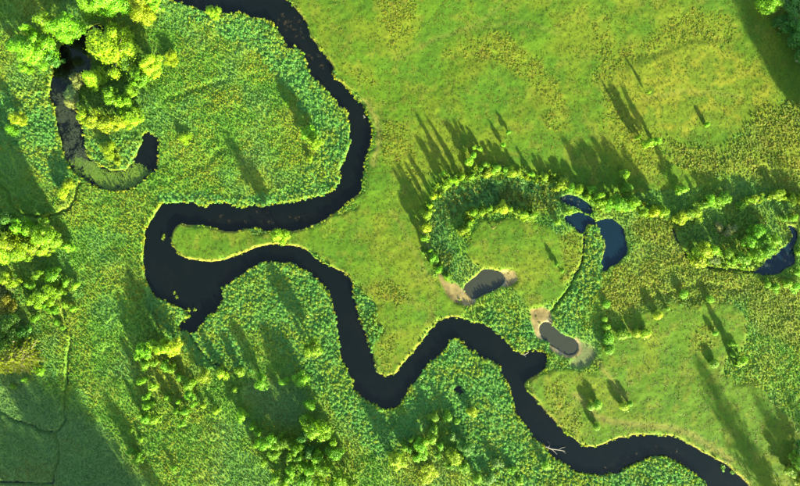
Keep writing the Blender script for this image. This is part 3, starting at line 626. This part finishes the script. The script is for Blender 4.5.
cluster("on the central oxbow ring's right arc", 'central oxbow ring, right arc', [(558,188,5,'y'),(564,183,5.5,'y'),(570,188,5),(579,191,5,'y'),(587,199,4),(593,190,4.5),(597,200,4),(568,212,4,'y',2.5),(557,222,4.5,'g',2)], 'g', 3.2)
cluster("on the central oxbow's inner arc", 'central oxbow inner arc', [(462,232,4.5,'y'),(468,229,4.5,'y'),(475,214,4.5),(482,213,4.5,'y'),(489,209,4),(497,210,4.5,'y'),(504,209,4.5,'y'),(511,209,4.5),(518,212,4.5,'y'),(525,214,4.5,'y'),(531,216,4),(492,227,3.5,'o'),(470,222,4)], 'g', 2.6)
cluster('on the grass inside the central oxbow', 'bushes inside the central oxbow', [(555,265,3.5),(562,272,3.5)], 'g', 2)
cluster('in the hedge right of the blue pool', 'hedge right of the blue pool', [(602,203,5.5),(608,205,6.5),(616,203,7.5),(625,206,7.5),(633,203,5.5),(643,212,4.5),(653,212,5.5,'y'),(662,212,5.5,'y'),(598,196,4.5)], 'g', 6)
cluster("along the right marsh's upper edge", 'bushes along the right marsh edge', [(680,217,5.5,'y'),(688,215,6.5,'y'),(697,213,6,'y'),(704,205,5),(710,200,6.5),(718,202,7.5),(724,198,6.5),(740,205,5.5),(747,202,5.5,'y'),(754,199,4.5,'y'),(777,195,5.5,'y'),(784,199,5,'y'),(791,200,6.5,'y'),(799,199,6,'y')], 'g', 2.7)
cluster("on the right marsh islet's left part", 'marsh islet, left part', [(697,254,6.5,'y'),(705,250,7,'y'),(700,260,5.5,'y'),(714,249,5),(715,260,6.5,'o',2.5),(728,254,6.5),(732,261,4.5)], 'g', 4)
cluster("on the right marsh islet's right part", 'marsh islet, right part', [(757,232,9),(772,240,8.5),(765,250,8),(750,242,8),(745,260,6),(755,255,7),(762,241,8)], 'g', 5)
cluster('below the right edge pool', 'bushes below the right pool', [(796,272,4),(787,283,4.5),(776,287,4),(768,284,3.5),(795,286,4.5),(799,251,4),(783,219,3.5),(792,218,3.5)], 'g', 2)
cluster('beside the oblong pond', 'round bushes beside the oblong pond', [(606,304,3.5),(604,319,3.8),(606,327,4.2),(608,339,6.3,'g',2.3),(609,349,5.5,'g',2.0),(621,334,5,'g',2.0),(628,335,2.4),(636,333,4.5,'y')], 'g', 1.5)
cluster('scattered on the right pasture', 'bushes on the right pasture', [(645,333,5.5,'y',2.2),(657,315,5,'y',2.0),(667,308,3),(683,294,4.5),(709,299,4),(714,333,2.4),(732,343,4,'g',4.5),(732,354,3),(742,361,4.5,'g',4.5),(735,364,2.4),(713,363,4.5)], 'g', 1.6)
cluster('inside the last river bend', 'bushes inside the last bend', [(597,404,5.5),(590,406,3.5),(623,406,5.5,'y'),(629,403,3.5),(596,426,4)], 'g', 1.8)
cluster('on the meadow above the oxbow ring', 'bushes on the upper meadow', [(474,155,3.6,'g',3.5),(469,163,3.6,'g',3.5),(464,151,2.4),(473,148,2.4),(442,174,2.6),(508,132,2.4),(480,150,2.4),(504,146,2)], 'g', 2.2)
cluster('on the yellow field at the upper right', 'bushes on the upper right field', [(648,143,5,'g',6),(656,141,3.8,'g',5),(706,125,3.2,'g',2),(648,93,1.8,'y',3.2),(637,138,3,'g',5)])
cluster('above the hedge on the right meadow', 'bushes above the hedge', [(625,174,4.2),(628,188,4.6),(682,190,5,'g',4)], 'g', 4)
cluster('in the shaded upper right corner', 'trees in the upper right corner', [(770,2,11,'g',8),(778,22,5.5,'d',3),(783,28,5,'d',3),(795,27,11,'d',6),(797,43,11,'d',6),(803,58,11,'d',6),(792,8,10,'d',5)])  # shade is put into the dark foliage colour of all but the lit crown
cluster('at the lower right corner', 'bushes at the lower right corner', [(796,460,8,'g',4),(789,470,7,'y',3),(799,446,7,'d',3),(799,474,7,'y',3)])

# woodland just outside the frame: its shade falls into the picture
def outside(px_tip, py_tip, h, r, label, group, protos, col='d'):
    L = h/math.tan(SUN_EL)/S; bx = px_tip+L*math.sin(SUN_AZ); by = py_tip-L*math.cos(SUN_AZ)
    e = plant(0, 0, r, col, h, label, group, trng.choice(protos)); x, y = wx(bx), wy(by)
    e.location = (x, y, max(0.0, ground_z(bx, by)))
LWOOD = [(-2,345,17,15),(20,355,17,16),(44,368,17,16),(62,380,16,14),(84,408,15,13),(22,425,15,16),(60,440,15,16),(92,448,14,14),(-15,390,16,16),(108,396,16,9),(-10,430,15,17),(-5,455,15,17),(30,470,14,17),(75,478,13,16)]
for i, (a, b, h, r) in enumerate(LWOOD):
    outside(a, b, h, r, 'tall dark tree casting the lower left shade, '+ORD[i], 'wood below the lower left corner', BIGT)
RWOOD = [(690,350,14,12),(704,372,13,14),(722,408,13,14),(747,382,15,13),(762,398,14,14),(776,376,15,10),(778,412,14,14),(796,392,15,13),(800,425,14,14),(747,112,15,11)]
for i, (a, b, h, r) in enumerate(RWOOD):
    outside(a, b, h, r, 'tall dark tree casting the lower right shade, '+ORD[i], 'trees beyond the lower right corner', OPEN)
for i, (bx, by, h, r) in enumerate([(819,140,17,15),(834,124,19,17),(846,158,19,17),(832,100,18,16),(862,132,20,18),(834,66,17,15),(876,170,20,18),(860,80,19,17)]):
    e = plant(0, 0, r, 'd', h, 'tall dark tree casting the upper right shade, '+ORD[i], 'wood beyond the upper right edge', trng.choice(BIGT))
    e.location = (wx(bx), wy(by), max(0.0, ground_z(bx, by)))

# pale dead shrubs in the right marsh
cluster('with pale twigs in the right marsh', 'pale shrubs in the right marsh', [(718,229,4,'p'),(726,231,4.5,'p'),(733,230,3.5,'p')], 'p', 1.2)

# ------------------------------------------------------------------ floating plants
def pad_mesh(name, seed, n_, size):
    g = np.random.default_rng(seed); V = []; F = []
    for k in range(n_):
        x, y = g.normal(0, .5, 2); a = g.uniform(0, 6.28); sz = size*g.uniform(.5, 1.3); i = len(V); z = g.uniform(0, .02)
        for q in range(6): V.append((x+sz*math.cos(a+q*1.047), y+sz*math.sin(a+q*1.047)*0.8, z+g.uniform(0, .015)))
        F.append(tuple(range(i, i+6)))
    return bpy.data.objects.new(name, make_mesh(name, V, F, M_CLUMP))
K_PAD = collection('floating_leaves', [pad_mesh('floating_leaf', 960+i, 12, 0.17) for i in range(5)])
def float_plants(name, polys, step, seed, dens, tint0, tint1, label, cat, wmask, bl=2.5):
    D = union(polys, seed, bl); px, py, g = jitter_grid(step, seed)
    keep = (sample(wmask, px, py) > 0.6) & (g.random(len(px)) < dens*sample(D, px, py)*(0.25+1.2*sstep(0.3, 0.65, sample(patch2, px, py))))
    px, py = px[keep], py[keep]; N = len(px); r = g.uniform(0.35, 0.75, N)
    P = np.stack([wx(px), wy(py), np.full(N, 0.02)], -1)
    scatter_object(name, K_PAD, P, np.stack([np.zeros(N), np.zeros(N), g.uniform(0, 6.28, N)], -1), np.stack([r, r, np.ones(N)], -1), g.integers(0, 5, N),
                   lerp3(tint0, tint1, g.random(N)), label, cat)
wo = blur(water_o, 0.5); wr = blur(water_r, 0.5)
float_plants('duckweed', [[(72,164),(84,160),(95,164),(110,173),(124,173),(136,168),(150,168),(148,177),(134,187),(118,190),(98,184),(82,175)]], 1.15, 2001, 1.25, (0.055, 0.125, 0.012), (0.095, 0.145, 0.016), 'bright green duckweed mat covering the lower end of the oxbow', 'duckweed', wo, 3)
float_plants('pondweed', [[(54,95),(70,98),(82,130),(86,155),(95,165),(75,168),(64,150),(56,118)], [(66,80),(90,60),(90,74),(76,88)]], 1.5, 2002, 0.95, (0.020, 0.032, 0.018), (0.036, 0.046, 0.026), 'thin grey-green pondweed film in the left arm of the oxbow', 'pondweed', wo, 3)
float_plants('river_weed', WEED[:2]+WEED[3:4], 1.9, 2003, 0.07, (0.020, 0.018, 0.008), (0.034, 0.026, 0.012), 'brown water weed trailing in the river shallows', 'water weed', wr, 2)
float_plants('pool_weed', [[(757,262),(795,236),(797,270),(770,276)], [(560,195),(592,206),(590,214),(562,204)]], 2.4, 2004, 0.22, (0.035, 0.055, 0.04), (0.06, 0.07, 0.05), 'sparse pale weed floating on the right hand pools', 'water weed', np.maximum(blur(pond_masks['d'], 0.5), blur(pond_masks['c'], 0.5)), 1)
def water_clump(px, py, r, h, label, col=(0.11, 0.16, 0.01)):
    me = dome('water_plant', int(px*7+py), 46, 0.30, 10).data; me.materials.clear(); me.materials.append(M_LEAF)
    o = link('water_plant', me, label=label, cat='water plant', group='plants standing in the river'); o.location = (wx(px), wy(py), -0.05)
    o.scale = (r*S, r*S*1.3, h); o.color = (*col, 1)
water_clump(164, 236, 2.0, 0.5, 'yellow plant tuft in the river left of the spit tip'); water_clump(163, 239, 1.5, 0.4, 'smaller lower tuft in the river left of the spit tip')
water_clump(175, 293, 1.6, 0.4, 'upper tuft of two in the wide river bend above the mouth'); water_clump(177, 297, 1.8, 0.4, 'lower tuft of two in the wide river bend above the mouth')
water_clump(189, 310, 2.0, 0.6, 'left plant tuft at the river mouth bank corner'); water_clump(195, 310, 1.7, 0.5, 'right plant tuft at the river mouth bank corner'); water_clump(185, 321, 1.5, 0.4, 'low plant tuft in the dark creek mouth')
water_clump(722, 468, 3.2, 0.5, 'large green tuft standing in shallows of the last bend', (0.06, 0.15, 0.012)); water_clump(732, 472, 2.4, 0.4, 'small green tuft standing in shallows of the last bend', (0.06, 0.15, 0.012))

# ------------------------------------------------------------------ driftwood
M_DRIFT = plain('driftwood', (0.04, 0.038, 0.032), 0.8, 0.35, 4)
def drift(label, limbs):
    V = []; F = []
    for L in limbs: tube(V, F, [((wx(a), wy(b), z), r) for a, b, z, r in L], 7)
    link('driftwood_branch', make_mesh('driftwood_branch', np.array(V), F, M_DRIFT, True), label=label, cat='driftwood')
drift('bare forked driftwood branch reaching into the lower river', [[(545,446,0.3,.26),(551,448.5,0.18,.22),(558,449.5,0.12,.17),(565,451,0.05,.07)], [(551,448.5,.18,.15),(555,452,.1,.1),(557,454.5,.02,.04)],
      [(548,447,.3,.15),(550,443.5,.3,.1),(547,441,.25,.04)], [(558,449.5,.12,.1),(562,447.5,.12,.07),(565,447,.1,.03)], [(562,450.3,.1,.07),(566,453.5,.05,.03)]])
drift('curved pale driftwood at the reed tip beside the river bay', [[(520,353.5,.1,.12),(524,354.5,.12,.16),(528,352.5,.15,.15),(528.5,349.5,.2,.07)], [(524,354.5,.12,.08),(526,357,.05,.03)]])
drift('tiny pale driftwood stub at the upper river right bank', [[(363.3,115,.12,.15),(364.5,117,.15,.24),(365.3,118,.12,.1)], [(364.5,117,.15,.1),(363.6,118.4,.1,.05)]])
